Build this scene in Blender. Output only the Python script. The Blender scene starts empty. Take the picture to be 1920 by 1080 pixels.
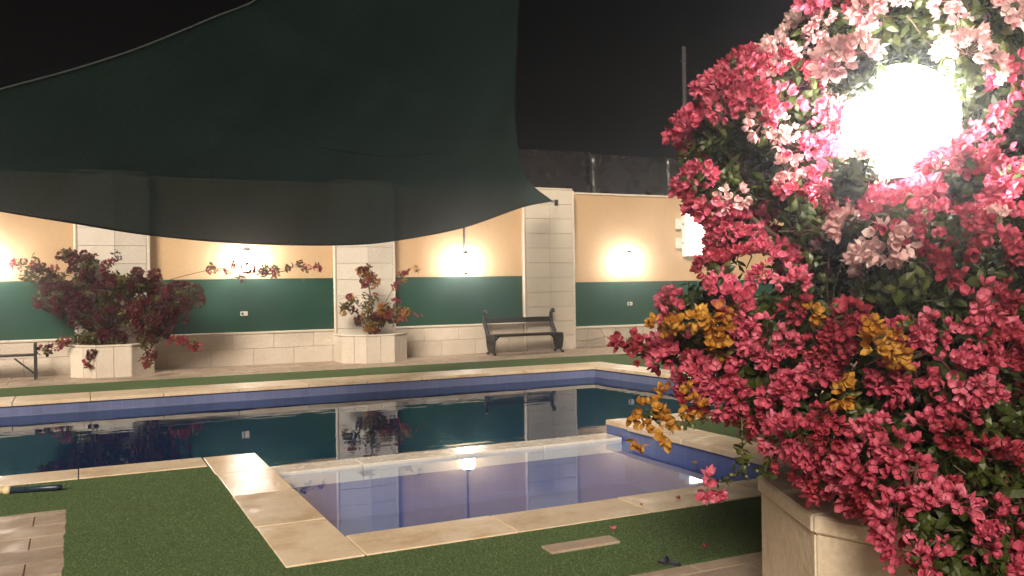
import bpy, bmesh, math, random
from mathutils import Vector, Matrix, noise
rnd = random.Random(7)
R = math.radians
scene = bpy.context.scene
col = scene.collection

# ------------------------------------------------------------------ camera
FPX, YAW, PITCH, ROLL, EYE = 1671.0, 0.45183, -0.0045, -0.01451, 1.6
cy, sy, cp, sp = math.cos(YAW), math.sin(YAW), math.cos(PITCH), math.sin(PITCH)
FWD = Vector((sy * cp, cy * cp, sp)); r_ = Vector((cy, -sy, 0)); u_ = r_.cross(FWD)
RGT = math.cos(ROLL) * r_ + math.sin(ROLL) * u_
UPV = -math.sin(ROLL) * r_ + math.cos(ROLL) * u_
EYEV = Vector((0, 0, EYE))
cam_data = bpy.data.cameras.new('camera')
cam_data.sensor_width = 36.0
cam_data.lens = 36.0 * FPX / 1920.0
cam_data.clip_start = 0.05
cam_data.clip_end = 1000
cam = bpy.data.objects.new('camera', cam_data)
m = Matrix.Identity(4)
for i in range(3):
    m[i][0] = RGT[i]; m[i][1] = UPV[i]; m[i][2] = -FWD[i]; m[i][3] = EYEV[i]
cam.matrix_world = m
col.objects.link(cam)
scene.camera = cam

def P(px, py, d):
    """a place d metres in front of the viewpoint, sighted in the 1920 px photograph"""
    return EYEV + FWD * d + RGT * ((px - 960) * d / FPX) - UPV * ((py - 540) * d / FPX)

def proj(p):
    q = Vector(p) - EYEV
    d = q.dot(FWD)
    return 960 + FPX * q.dot(RGT) / d, 540 - FPX * q.dot(UPV) / d, d

# ------------------------------------------------------------------ night sky, weak directional light
SUN_DIR = Vector((-0.50, -0.71, 0.50)).normalized()      # towards the light
SUN_EL = math.asin(SUN_DIR.z)
world = bpy.data.worlds.new('World'); scene.world = world; world.use_nodes = True
wn = world.node_tree.nodes; wl = world.node_tree.links
for n in list(wn): wn.remove(n)
sky = wn.new('ShaderNodeTexSky'); sky.sky_type = 'NISHITA'; sky.sun_disc = False
sky.sun_elevation = SUN_EL; sky.sun_rotation = math.atan2(SUN_DIR.x, SUN_DIR.y)
hs = wn.new('ShaderNodeHueSaturation'); hs.inputs['Saturation'].default_value = 0.25
hs.inputs['Hue'].default_value = 0.60
bgn = wn.new('ShaderNodeBackground'); bgn.inputs['Strength'].default_value = 0.00012
wo = wn.new('ShaderNodeOutputWorld')
wl.new(sky.outputs[0], hs.inputs['Color']); wl.new(hs.outputs[0], bgn.inputs['Color']); wl.new(bgn.outputs[0], wo.inputs['Surface'])

sd = bpy.data.lights.new('sun', 'SUN'); sd.energy = 2.7; sd.angle = R(20); sd.color = (1.0, 0.86, 0.70)
so = bpy.data.objects.new('sun', sd); so.rotation_euler = (-SUN_DIR).to_track_quat('-Z', 'Y').to_euler()
so.location = (0, -10, 12); col.objects.link(so)

vs = scene.view_settings
vs.view_transform = 'Standard'; vs.look = 'None'; vs.exposure = 1.18; vs.gamma = 1.0; vs.use_curve_mapping = False
scene.render.engine = 'CYCLES'
scene.cycles.use_denoising = True
scene.cycles.max_bounces = 7; scene.cycles.diffuse_bounces = 3; scene.cycles.glossy_bounces = 3
scene.cycles.transmission_bounces = 4; scene.cycles.transparent_max_bounces = 12
scene.cycles.sample_clamp_indirect = 4.0
scene.cycles.caustics_reflective = False; scene.cycles.caustics_refractive = False

LAMP_BUSH, LAMP_WALL = 40.0, 50.0
HAZE = 0.0065

# ------------------------------------------------------------------ materials
def new_mat(name):
    mt = bpy.data.materials.new(name); mt.use_nodes = True
    nt = mt.node_tree
    for n in list(nt.nodes): nt.nodes.remove(n)
    out = nt.nodes.new('ShaderNodeOutputMaterial')
    return mt, nt, out

def noise_fac(nt, scale, detail=4, rough=.55, stretch=None):
    g = nt.nodes.new('ShaderNodeNewGeometry')
    src = g.outputs['Position']
    if stretch:
        mp = nt.nodes.new('ShaderNodeMapping'); mp.inputs['Scale'].default_value = stretch
        nt.links.new(src, mp.inputs['Vector']); src = mp.outputs[0]
    n = nt.nodes.new('ShaderNodeTexNoise'); n.inputs['Scale'].default_value = scale
    n.inputs['Detail'].default_value = detail; n.inputs['Roughness'].default_value = rough
    nt.links.new(src, n.inputs['Vector'])
    return n.outputs['Fac']

def ramp(nt, fac, stops):
    r = nt.nodes.new('ShaderNodeValToRGB')
    e = r.color_ramp.elements
    while len(e) > len(stops): e.remove(e[-1])
    while len(e) < len(stops): e.new(1)
    for el, (p, c) in zip(e, stops):
        el.position = p; el.color = (c[0], c[1], c[2], 1) if not isinstance(c, (int, float)) else (c, c, c, 1)
    nt.links.new(fac, r.inputs['Fac'])
    return r.outputs['Color']

def mixc(nt, a, b, fac, mode='MIX'):
    mx = nt.nodes.new('ShaderNodeMix'); mx.data_type = 'RGBA'; mx.blend_type = mode
    for v, s in ((fac, mx.inputs[0]), (a, mx.inputs[6]), (b, mx.inputs[7])):
        if hasattr(v, 'is_linked'): nt.links.new(v, s)
        elif isinstance(v, (int, float)): s.default_value = v
        else: s.default_value = (*v, 1)
    return mx.outputs[2]

def bump(nt, fac, strength, dist):
    b = nt.nodes.new('ShaderNodeBump'); b.inputs['Strength'].default_value = strength
    b.inputs['Distance'].default_value = dist; nt.links.new(fac, b.inputs['Height'])
    return b.outputs[0]

def surf(name, c1, c2, scale=3, rough=(.55, .8), bscale=40, bstr=.3, bdist=.01, objvar=.0, spec=.4, fine=None,
         stretch=None, stain=None, metallic=0, bstretch=None):
    mt, nt, out = new_mat(name)
    b = nt.nodes.new('ShaderNodeBsdfPrincipled'); nt.links.new(b.outputs[0], out.inputs['Surface'])
    f = noise_fac(nt, scale, 5, .6, stretch)
    c = ramp(nt, f, [(.3, c1), (.7, c2)])
    if fine:
        ff = noise_fac(nt, fine[0], 3)
        c = mixc(nt, c, ramp(nt, ff, [(.35, 1 - fine[1]), (.65, 1.0)]), 1.0, 'MULTIPLY')
    if stain:      # dirt blotches: (scale, threshold, colour, stretch)
        sf = noise_fac(nt, stain[0], 6, .65, stain[3])
        mask = ramp(nt, sf, [(stain[1], 0), (stain[1] + .14, stain[4] if len(stain) > 4 else .8)])
        c = mixc(nt, c, stain[2], mask)
    if objvar:
        oi = nt.nodes.new('ShaderNodeObjectInfo')
        c = mixc(nt, c, ramp(nt, oi.outputs['Random'], [(0, 1 - objvar), (1, 1.0)]), 1.0, 'MULTIPLY')
    nt.links.new(c, b.inputs['Base Color'])
    rf = ramp(nt, noise_fac(nt, scale * 2.3, 4), [(.35, rough[0]), (.65, rough[1])])
    nt.links.new(rf, b.inputs['Roughness'])
    b.inputs['Specular IOR Level'].default_value = spec
    b.inputs['Metallic'].default_value = metallic
    if bstr: nt.links.new(bump(nt, noise_fac(nt, bscale, 5, .6, bstretch), bstr, bdist), b.inputs['Normal'])
    return mt

def emit(name, c, s):
    mt, nt, out = new_mat(name)
    e = nt.nodes.new('ShaderNodeEmission'); e.inputs[0].default_value = (*c, 1); e.inputs[1].default_value = s
    nt.links.new(e.outputs[0], out.inputs['Surface']); return mt

M = {}
M['ground'] = surf('ground_screed', (.16, .14, .12), (.22, .19, .16), 1.2)
M['turf'] = surf('turf', (.122, .192, .080), (.148, .220, .095), .9, (.85, .98), 260, .9, .012, spec=.08, fine=(75, .5),
                 stain=(1.1, .58, (.11, .135, .055), (1, 1, 1), .5))
M['coping'] = surf('coping_stone', (.70, .54, .37), (.78, .64, .47), 2.2, (.30, .62), 60, .16, .004, objvar=.13, spec=.45, fine=(26, .10),
                   stain=(2.0, .50, (.50, .32, .17), (1, 1, 1), .75))
M['coping_wet'] = surf('wet_coping_stone', (.66, .50, .34), (.74, .59, .43), 2.2, (.05, .20), 48, .42, .005, objvar=.08, spec=.6, fine=(26, .1),
                       stain=(2.6, .56, (.45, .32, .20), (1, 1, 1), .5))
M['divider'] = surf('divider_stone', (.55, .52, .48), (.66, .62, .57), 3, (.12, .35), 40, .1, .003, spec=.5)
M['paving'] = surf('paving_tile', (.36, .27, .20), (.47, .37, .28), 2.0, (.30, .7), 50, .2, .004, objvar=.2, spec=.4, fine=(30, .12),
                   stain=(1.6, .55, (.25, .17, .12), (.5, 1.6, 1), .7))
M['grout'] = surf('grout', (.26, .20, .15), (.33, .26, .20), 6)
M['basestone'] = surf('base_stone', (.60, .52, .42), (.70, .62, .52), 1.5, (.6, .85), 24, .8, .02, objvar=.10, fine=(45, .10),
                      stain=(1.2, .58, (.50, .40, .29), (1, 1, 2.2), .6))
M['pillarstone'] = surf('pillar_stone', (.64, .58, .49), (.72, .66, .57), 1.5, (.6, .85), 24, .6, .018, objvar=.07, fine=(45, .10),
                        stain=(.9, .60, (.55, .45, .34), (1.4, 1.4, .5), .5))
M['smoothstone'] = surf('smooth_pillar_stone', (.64, .57, .46), (.71, .64, .53), 1.5, (.55, .8), 50, .2, .006, objvar=.05, fine=(45, .06),
                        stain=(.9, .60, (.56, .46, .34), (1.4, 1.4, .5), .5))
M['planterstone'] = surf('planter_stone', (.64, .53, .39), (.77, .66, .50), 1.8, (.55, .8), 26, .45, .012, objvar=.08, fine=(35, .14),
                         stain=(2.4, .54, (.50, .37, .24), (1, 1, .6), .7))
M['flag'] = surf('flagstone', (.40, .34, .27), (.56, .49, .40), 3, (.6, .85), 22, .6, .015, objvar=.32)
M['plaster'] = surf('peach_plaster', (.47, .315, .170), (.53, .36, .20), .8, (.6, .85), 30, .18, .006, fine=(14, .05),
                    stain=(.8, .57, (.41, .255, .13), (1, 1, .45), .7))
M['greenpaint'] = surf('green_paint', (.006, .044, .025), (.009, .060, .034), .9, (.38, .6), 30, .15, .005, spec=.4, fine=(12, .12),
                       stain=(.8, .60, (.03, .062, .045), (1, 1, .4), .6))
M['trim'] = surf('trim_stone', (.58, .50, .41), (.66, .58, .48), 4, (.6, .85), 20, .5, .01)
M['shadowgap'] = surf('dark_mortar', (.34, .27, .20), (.42, .34, .26), 5)
M['iron'] = surf('dark_iron', (.016, .015, .015), (.030, .027, .026), 10, (.35, .6), 60, .3, .003, spec=.5)
M['brown'] = surf('dark_brown_slat', (.022, .016, .013), (.036, .026, .020), 6, (.4, .6), 60, .2, .003, stretch=(.2, 3, 3))
M['white'] = surf('white_plastic', (.62, .60, .55), (.70, .68, .63), 5, (.3, .45), 0.1, 0)
M['cream'] = surf('cream_plastic', (.62, .50, .30), (.70, .58, .37), 8, (.35, .5), 30, .1, .002)
M['bluehandle'] = surf('navy_handle', (.012, .022, .040), (.02, .035, .06), 8, (.25, .4), 60, .15, .002, spec=.5)
M['steel'] = surf('galvanised_steel', (.07, .065, .07), (.11, .10, .11), 6, (.35, .6), 40, .1, .002, metallic=.6)
M['fence'] = surf('dark_sheet', (.010, .008, .008), (.017, .014, .014), 1.3, (.2, .4), 2.2, .35, .05, spec=.5, bstretch=(1, 1, 2.5))
M['soil'] = surf('soil', (.035, .022, .014), (.07, .045, .028), 9, (.85, .95), 30, 1, .03)
M['bark'] = surf('bark', (.07, .045, .03), (.13, .09, .06), 14, (.7, .9), 60, .7, .006)
M['glow_wall'] = emit('lantern_glass_lit', (1.0, .93, .84), LAMP_WALL)
M['glow_globe'] = emit('globe_glass_lit', (1.0, .95, .90), LAMP_BUSH)
M['glow_sign'] = emit('sign_glass_lit', (1.0, .90, .68), 8.0)
M['rope'] = surf('grey_cord', (.012, .018, .017), (.026, .034, .032), 20, (.7, .9), 200, .3, .002)
M['slate'] = surf('dark_rubber', (.012, .014, .02), (.02, .024, .034), 10, (.3, .5), 30, .2, .003)

# pool tile: small blue mosaic squares from the basin's own UVs
def pool_tile(name, ca, cb, cg, s):
    mt, nt, out = new_mat(name)
    b = nt.nodes.new('ShaderNodeBsdfPrincipled'); nt.links.new(b.outputs[0], out.inputs['Surface'])
    uv = nt.nodes.new('ShaderNodeUVMap'); uv.uv_map = 'UVMap'
    br = nt.nodes.new('ShaderNodeTexBrick'); br.offset = 0; br.squash = 1
    br.inputs['Scale'].default_value = 1; br.inputs['Brick Width'].default_value = s; br.inputs['Row Height'].default_value = s
    br.inputs['Mortar Size'].default_value = s * .035; br.inputs['Bias'].default_value = 0
    br.inputs['Color1'].default_value = (*ca, 1); br.inputs['Color2'].default_value = (*cb, 1); br.inputs['Mortar'].default_value = (*cg, 1)
    nt.links.new(uv.outputs[0], br.inputs['Vector'])
    c = mixc(nt, br.outputs['Color'], ramp(nt, noise_fac(nt, 1.1, 4), [(.3, .75), (.7, 1.0)]), 1.0, 'MULTIPLY')
    nt.links.new(c, b.inputs['Base Color']); b.inputs['Roughness'].default_value = .22
    return mt
M['tile_main'] = pool_tile('blue_mosaic', (.13, .155, .30), (.155, .18, .34), (.19, .21, .33), .15)
M['tile_shallow'] = pool_tile('blue_mosaic_shallow', (.085, .125, .32), (.10, .14, .35), (.13, .165, .33), .15)

def water(name, tint, wscale, wdist, wstr, stretch):
    mt, nt, out = new_mat(name)
    tr = nt.nodes.new('ShaderNodeBsdfTransparent'); tr.inputs[0].default_value = (*tint, 1)
    gl = nt.nodes.new('ShaderNodeBsdfGlossy'); gl.inputs['Roughness'].default_value = .012
    gl.inputs[0].default_value = (.82, .90, 1, 1)
    fr = nt.nodes.new('ShaderNodeFresnel'); ge = nt.nodes.new('ShaderNodeNewGeometry'); io = nt.nodes.new('ShaderNodeMath'); io.operation = 'MULTIPLY_ADD'
    io.inputs[1].default_value = 1 / 1.33 - 1.33; io.inputs[2].default_value = 1.33      # same reflectance from above and below
    nt.links.new(ge.outputs['Backfacing'], io.inputs[0]); nt.links.new(io.outputs[0], fr.inputs['IOR'])
    nb = bump(nt, noise_fac(nt, wscale, 2, .4, stretch), wstr, wdist)
    for n in (gl, fr): nt.links.new(nb, n.inputs['Normal'])
    mx = nt.nodes.new('ShaderNodeMixShader')
    nt.links.new(fr.outputs[0], mx.inputs[0]); nt.links.new(tr.outputs[0], mx.inputs[1]); nt.links.new(gl.outputs[0], mx.inputs[2])
    nt.links.new(mx.outputs[0], out.inputs['Surface']); return mt
M['water_main'] = water('water_deep', (.10, .31, .43), 2.2, .010, .24, (.6, 1.5, 1))
M['water_shallow'] = water('water_shallow', (.78, .85, .97), 1.6, .004, .08, (1, 1, 1))

# shade cloth: woven green net, lets a little through
def shade_cloth():
    mt, nt, out = new_mat('green_shade_net')
    f = noise_fac(nt, .6, 4)
    c = ramp(nt, f, [(.3, (.044, .086, .081)), (.7, (.058, .112, .106))])
    wv = noise_fac(nt, 30, 2, .5, (6, .5, .5))
    c = mixc(nt, c, ramp(nt, wv, [(.35, .72), (.65, 1.0)]), 1.0, 'MULTIPLY')
    df = nt.nodes.new('ShaderNodeBsdfDiffuse'); tl = nt.nodes.new('ShaderNodeBsdfTranslucent'); tr = nt.nodes.new('ShaderNodeBsdfTransparent')
    nt.links.new(c, df.inputs[0]); nt.links.new(c, tl.inputs[0])
    nb = bump(nt, noise_fac(nt, 9, 4, .6, (1, 4, 4)), .35, .02)
    nt.links.new(nb, df.inputs['Normal'])
    m1 = nt.nodes.new('ShaderNodeMixShader'); m1.inputs[0].default_value = .30
    m2 = nt.nodes.new('ShaderNodeMixShader'); m2.inputs[0].default_value = .02
    nt.links.new(df.outputs[0], m1.inputs[1]); nt.links.new(tl.outputs[0], m1.inputs[2])
    nt.links.new(m1.outputs[0], m2.inputs[1]); nt.links.new(tr.outputs[0], m2.inputs[2])
    nt.links.new(m2.outputs[0], out.inputs['Surface']); return mt
M['net'] = shade_cloth()

def petal(name, stops, trans=.38, rough=.55):
    mt, nt, out = new_mat(name)
    oi = nt.nodes.new('ShaderNodeObjectInfo')
    at = nt.nodes.new('ShaderNodeAttribute'); at.attribute_name = 'tone'
    ad = nt.nodes.new('ShaderNodeMath'); ad.operation = 'MULTIPLY_ADD'; ad.inputs[1].default_value = .6
    nt.links.new(at.outputs['Fac'], ad.inputs[0])
    ml = nt.nodes.new('ShaderNodeMath'); ml.operation = 'MULTIPLY'; ml.inputs[1].default_value = .4
    nt.links.new(oi.outputs['Random'], ml.inputs[0]); nt.links.new(ml.outputs[0], ad.inputs[2])
    c = ramp(nt, ad.outputs[0], stops)
    b = nt.nodes.new('ShaderNodeBsdfPrincipled'); b.inputs['Roughness'].default_value = rough; b.inputs['Specular IOR Level'].default_value = .3
    tl = nt.nodes.new('ShaderNodeBsdfTranslucent')
    nt.links.new(c, b.inputs['Base Color']); nt.links.new(c, tl.inputs[0])
    mx = nt.nodes.new('ShaderNodeMixShader'); mx.inputs[0].default_value = trans
    nt.links.new(b.outputs[0], mx.inputs[1]); nt.links.new(tl.outputs[0], mx.inputs[2]); nt.links.new(mx.outputs[0], out.inputs['Surface'])
    return mt
M['pink'] = petal('pink_bract', [(0, (.37, .045, .082)), (.5, (.56, .095, .155)), (1, (.70, .22, .30))])
M['crimson'] = petal('crimson_bract', [(0, (.20, .020, .030)), (.5, (.34, .038, .060)), (1, (.48, .075, .11))])
M['pale'] = petal('pale_bract', [(0, (.66, .33, .34)), (.5, (.74, .48, .46)), (1, (.80, .64, .60))])
M['orange'] = petal('orange_bract', [(0, (.30, .10, .012)), (.5, (.45, .20, .024)), (1, (.58, .33, .06))])
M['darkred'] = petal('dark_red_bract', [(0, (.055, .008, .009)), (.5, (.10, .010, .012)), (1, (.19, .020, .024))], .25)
M['leaf'] = petal('leaf_green', [(0, (.022, .030, .008)), (.5, (.042, .056, .013)), (1, (.085, .10, .022))], .30, .4)
M['leafolive'] = petal('leaf_olive', [(0, (.05, .045, .012)), (.5, (.10, .08, .02)), (1, (.20, .13, .03))], .25, .5)

M['pile'] = petal('turf_blade', [(0, (.120, .178, .074)), (.5, (.152, .220, .094)), (1, (.185, .255, .118))], .2, .7)

# ------------------------------------------------------------------ object helpers
def link(o, parent=None):
    col.objects.link(o)
    if parent is not None: o.parent = parent
    return o

def tag(o, label=None, cat=None, group=None, kind=None):
    if label: o['label'] = label
    if cat: o['category'] = cat
    if group: o['group'] = group
    if kind: o['kind'] = kind
    return o

def empty(name, loc=(0, 0, 0), rz=0):
    o = bpy.data.objects.new(name, None); o.location = loc; o.rotation_euler = (0, 0, rz); o.empty_display_size = .1
    return link(o)

class MB:
    def __init__(s): s.v = []; s.f = []; s.smooth = False
    def add(s, vs, fs):
        n = len(s.v); s.v += [tuple(v) for v in vs]; s.f += [tuple(i + n for i in f) for f in fs]; return s
    def box(s, x0, x1, y0, y1, z0, z1):
        return s.add([(x0, y0, z0), (x1, y0, z0), (x1, y1, z0), (x0, y1, z0), (x0, y0, z1), (x1, y0, z1), (x1, y1, z1), (x0, y1, z1)],
                     [(0, 3, 2, 1), (4, 5, 6, 7), (0, 1, 5, 4), (1, 2, 6, 5), (2, 3, 7, 6), (3, 0, 4, 7)])
    def bar(s, a, b, w, h):
        a = Vector(a); b = Vector(b); t = (b - a).normalized()
        up = Vector((0, 0, 1)) if abs(t.z) < .95 else Vector((0, 1, 0))
        x = t.cross(up).normalized() * w / 2; y = x.cross(t).normalized() * h / 2
        vs = [p + i * x + j * y for p in (a, b) for i, j in ((-1, -1), (1, -1), (1, 1), (-1, 1))]
        return s.add(vs, [(0, 1, 2, 3), (7, 6, 5, 4), (0, 4, 5, 1), (1, 5, 6, 2), (2, 6, 7, 3), (3, 7, 4, 0)])
    def tube(s, pts, r, n=8, cap=True):
        pts = [Vector(p) for p in pts]; k = len(pts)
        rr = r if isinstance(r, (list, tuple)) else [r] * k
        vs = []; prev = None
        for i, p in enumerate(pts):
            t = (pts[min(i + 1, k - 1)] - pts[max(i - 1, 0)]).normalized()
            if prev is None:
                a = Vector((0, 0, 1)) if abs(t.z) < .9 else Vector((1, 0, 0)); x = t.cross(a).normalized()
            else: x = (prev - t * prev.dot(t)).normalized()
            prev = x; y = t.cross(x)
            vs += [p + (x * math.cos(2 * math.pi * j / n) + y * math.sin(2 * math.pi * j / n)) * rr[i] for j in range(n)]
        fs = [(i * n + j, i * n + (j + 1) % n, (i + 1) * n + (j + 1) % n, (i + 1) * n + j) for i in range(k - 1) for j in range(n)]
        if cap: fs += [tuple(range(n))[::-1], tuple((k - 1) * n + j for j in range(n))]
        s.smooth = True
        return s.add(vs, fs)
    def lathe(s, prof, n=24, c=(0, 0, 0), ph=0):
        vs = []; fs = []
        for r, z in prof:
            vs += [(c[0] + r * math.cos(ph + 2 * math.pi * j / n), c[1] + r * math.sin(ph + 2 * math.pi * j / n), c[2] + z) for j in range(n)]
        k = len(prof)
        fs = [(i * n + j, i * n + (j + 1) % n, (i + 1) * n + (j + 1) % n, (i + 1) * n + j) for i in range(k - 1) for j in range(n)]
        fs += [tuple(range(n))[::-1], tuple((k - 1) * n + j for j in range(n))]
        return s.add(vs, fs)
    def prism(s, poly, z0, z1):
        n = len(poly)
        vs = [(x, y, z0) for x, y in poly] + [(x, y, z1) for x, y in poly]
        return s.add(vs, [tuple(range(n))[::-1], tuple(range(n, 2 * n))] + [(i, (i + 1) % n, n + (i + 1) % n, n + i) for i in range(n)])
    def build(s, name, mat, parent=None, smooth=None, bevel=0, recalc=True):
        me = bpy.data.meshes.new(name); me.from_pydata(s.v, [], s.f); me.update()
        bm = bmesh.new(); bm.from_mesh(me)
        if recalc: bmesh.ops.recalc_face_normals(bm, faces=bm.faces)
        if bevel:
            bmesh.ops.bevel(bm, geom=list(bm.edges), offset=bevel, segments=1, affect='EDGES')
        bm.to_mesh(me); bm.free()
        if s.smooth if smooth is None else smooth:
            me.polygons.foreach_set('use_smooth', [True] * len(me.polygons))
        o = bpy.data.objects.new(name, me)
        if mat: me.materials.append(M[mat] if isinstance(mat, str) else mat)
        return link(o, parent)

def structure(name, mb, mat, parent=None, **k):
    o = mb.build(name, mat, parent, **k); o['kind'] = 'structure'; return o

# ------------------------------------------------------------------ ground and pool
WL, WS = -0.205, -0.176                  # water levels of the deep and the shallow pool
XL, XA, XB = -14.0, 1.48, 5.50           # left end, shallow pool sides
YF, YN, YS = 14.72, 8.86, 5.60           # far edge, near edge, shallow front
XR0, XR1 = 9.42, 8.88                    # right edge at YN and at YF
g = MB()
def q(x0, x1, y0, y1, z=-.06): g.add([(x0, y0, z), (x1, y0, z), (x1, y1, z), (x0, y1, z)], [(0, 1, 2, 3)])
q(-45, 55, YF, 34); q(-45, XL, YN, YF); q(-45, XA, YS, YN); q(XB, 55, YS, YN); q(-45, 55, -30, YS)
g.add([(XR0, YN, -.06), (55, YN, -.06), (55, YF, -.06), (XR1, YF, -.06)], [(0, 1, 2, 3)])
structure('ground', g, 'ground')

def basin(name, quads, mat):
    me = bpy.data.meshes.new(name); vs = []; fs = []; uvs = []
    for qd in quads:
        n = len(vs); vs += qd; fs.append((n, n + 1, n + 2, n + 3))
        a, b, c, d = [Vector(p) for p in qd]
        ex = (b - a).normalized(); ey = (d - a); ey = (ey - ex * ey.dot(ex)).normalized()
        uvs += [((Vector(p) - a).dot(ex), (Vector(p) - a).dot(ey)) for p in qd]
    me.from_pydata(vs, [], fs); uvl = me.uv_layers.new(name='UVMap')
    for i, uv in enumerate(uvs): uvl.data[i].uv = uv
    me.materials.append(M[mat]); o = bpy.data.objects.new(name, me); o['kind'] = 'structure'; return link(o)
T = -.05
ZD, ZS = -1.7, -.66
basin('pool_basin', [
    [(XL, YN, ZD), (XR0, YN, ZD), (XR1, YF, ZD), (XL, YF, ZD)],
    [(XL, YF, T), (XR1, YF, T), (XR1, YF, ZD), (XL, YF, ZD)],
    [(XR1, YF, T), (XR0, YN, T), (XR0, YN, ZD), (XR1, YF, ZD)],
    [(XL, YN, T), (XL, YF, T), (XL, YF, ZD), (XL, YN, ZD)],
    [(XA, YN, T), (XL, YN, T), (XL, YN, ZD), (XA, YN, ZD)],
    [(XR0, YN, T), (XB, YN, T), (XB, YN, ZD), (XR0, YN, ZD)],
    [(XB, YN, -.30), (XA, YN, -.30), (XA, YN, ZD), (XB, YN, ZD)]], 'tile_main')
basin('shallow_pool_basin', [
    [(XA, YS, ZS), (XB, YS, ZS), (XB, 8.5, ZS), (XA, 8.5, ZS)],
    [(XA, YS, T), (XA, YN, T), (XA, YN, ZS), (XA, YS, ZS)],
    [(XB, YN, T), (XB, YS, T), (XB, YS, ZS), (XB, YN, ZS)],
    [(XB, YS, T), (XA, YS, T), (XA, YS, ZS), (XB, YS, ZS)],
    [(XA, 8.5, -.30), (XB, 8.5, -.30), (XB, 8.5, ZS), (XA, 8.5, ZS)]], 'tile_shallow')
w = MB(); w.add([(XL, YN, WL), (XR0, YN, WL), (XR1, YF, WL), (XL, YF, WL)], [(0, 1, 2, 3)])
structure('pool_water', w, 'water_main', recalc=False)
w = MB(); w.add([(XA, YS, WS), (XB, YS, WS), (XB, 8.50, WS), (XA, 8.50, WS)], [(0, 1, 2, 3)])
structure('shallow_water', w, 'water_shallow', recalc=False)
# low stone sill between the two pools, in slabs
dv = empty('pool_divider'); dv['kind'] = 'structure'
x = XA + .002
while x < XB - .05:
    x1 = min(x + 1.0, XB - .002)
    MB().box(x, x1 - .004, 8.502, 8.858, -.31, -.146).build('divider_slab', 'divider', dv, bevel=.008); x = x1

# coping slabs laid end to end round the pool
cop = empty('pool_coping'); cop['kind'] = 'structure'
def coping(a, b, side, width, L=1.0, over=.03, start=0.0, wet=()):
    a = Vector((*a, 0)); b = Vector((*b, 0)); t = (b - a); n = t.length; t.normalize()
    nn = Vector((-t.y, t.x, 0)) * side
    s = 0.0; k = 0; first = L * (1 - start) if start else L
    while s < n - .02:
        e = min(s + (first if k == 0 else L * rnd.uniform(.93, 1.07)), n)
        if n - e < .25: e = n
        p0 = a + t * (s + .004); p1 = a + t * (e - .004)
        wd = width + rnd.uniform(-.008, .008)
        zt = rnd.uniform(-.003, .002)
        c = [p0 - nn * over, p1 - nn * over, p1 + nn * wd, p0 + nn * wd]
        mb = MB().prism([(v.x, v.y) for v in (c if side > 0 else c[::-1])], -.058, zt)
        mb.build('coping_slab', 'coping_wet' if k in wet else 'coping', cop, bevel=.005)
        s = e; k += 1
coping((XR1 + .62, YF), (-5.0, YF), -1, .80, 1.05)                    # far side
coping((XA - .46, YN), (-5.0, YN), 1, .42, 1.05)                      # near side, left
coping((XR1, YF - .034), (XR0, YN + .034), 1, .62, 1.0)               # right end
coping((XB, YN), (XR0 + .62, YN), -1, .46, 1.0)                       # near side, right
coping((XA, YS - .44), (XA, YN + .03), 1, .44, .95, wet=(2, 3))       # left of the shallow pool
coping((XB, YN - .464), (XB, YS - .44), 1, .50, 1.0)                  # right of the shallow pool
coping((XA + .034, YS), (XB - .034, YS), -1, .43, 1.02)               # front of the shallow pool

# artificial turf: carpets with cut, slightly ragged edges
def ragged(pts, amp=.012, step=.06):
    out = []
    for (x0, y0), (x1, y1) in zip(pts, pts[1:] + pts[:1]):
        L = math.hypot(x1 - x0, y1 - y0); n = max(1, min(400, int(L / step)))
        nx, ny = -(y1 - y0) / L, (x1 - x0) / L
        for i in range(n):
            t = i / n; e = (noise.noise((x0 + (x1 - x0) * t * 1.7, y0 + (y1 - y0) * t * 1.7, 3.3)) * 1.4 + rnd.uniform(-.6, .6)) * amp
            out.append((x0 + (x1 - x0) * t + nx * e, y0 + (y1 - y0) * t + ny * e))
    return out
def in_poly(x, y, pts):
    r = False
    for (x0, y0), (x1, y1) in zip(pts, pts[1:] + pts[:1]):
        if (y0 > y) != (y1 > y) and x < (x1 - x0) * (y - y0) / (y1 - y0) + x0: r = not r
    return r
def turf(pts, pile=0, **k):
    edge = ragged(pts, **k)
    o = structure('turf', MB().prism(edge, -.059, -.009), 'turf', smooth=False)
    if pile:                                        # woven blades, denser than one can count
        xs = [p[0] for p in pts]; ys = [p[1] for p in pts]; vs, fs, tone = [], [], []
        x0, x1, y0, y1 = max(min(xs), -1.2), min(max(xs), 5.2), min(ys), min(max(ys), 8.5)
        for _ in range(int((x1 - x0) * (y1 - y0) * pile)):
            x, y = rnd.uniform(x0, x1), rnd.uniform(y0, y1)
            if not in_poly(x, y, pts): continue
            a = rnd.uniform(0, 6.28); c, s_ = math.cos(a) * .0028, math.sin(a) * .0028; h = rnd.uniform(.003, .010); n = len(vs)
            vs += [(x - c, y - s_, -.010), (x + c, y + s_, -.010), (x + rnd.uniform(-.009, .009), y + rnd.uniform(-.009, .009), -.009 + h)]
            fs.append((n, n + 1, n + 2)); tone.append(rnd.random())
        me = bpy.data.meshes.new('pile'); me.from_pydata(vs, [], fs)
        at = me.attributes.new('tone', 'FLOAT', 'FACE'); at.data.foreach_set('value', tone); me.materials.append(M['pile'])
        po = bpy.data.objects.new('pile', me); link(po, o); po['kind'] = 'stuff'
    return o
YP = 4.15
turf([(-.112, YP), (8.5, YP), (8.5, YS - .42), (XA - .43, YS - .42), (XA - .43, YN - .41), (-5.0, YN - .41), (-5.0, 7.35), (-.112, 7.35)], pile=4500)
turf([(XB + .49, YS - .418), (8.5, YS - .418), (8.5, YN - .45), (XB + .49, YN - .45)])
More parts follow.
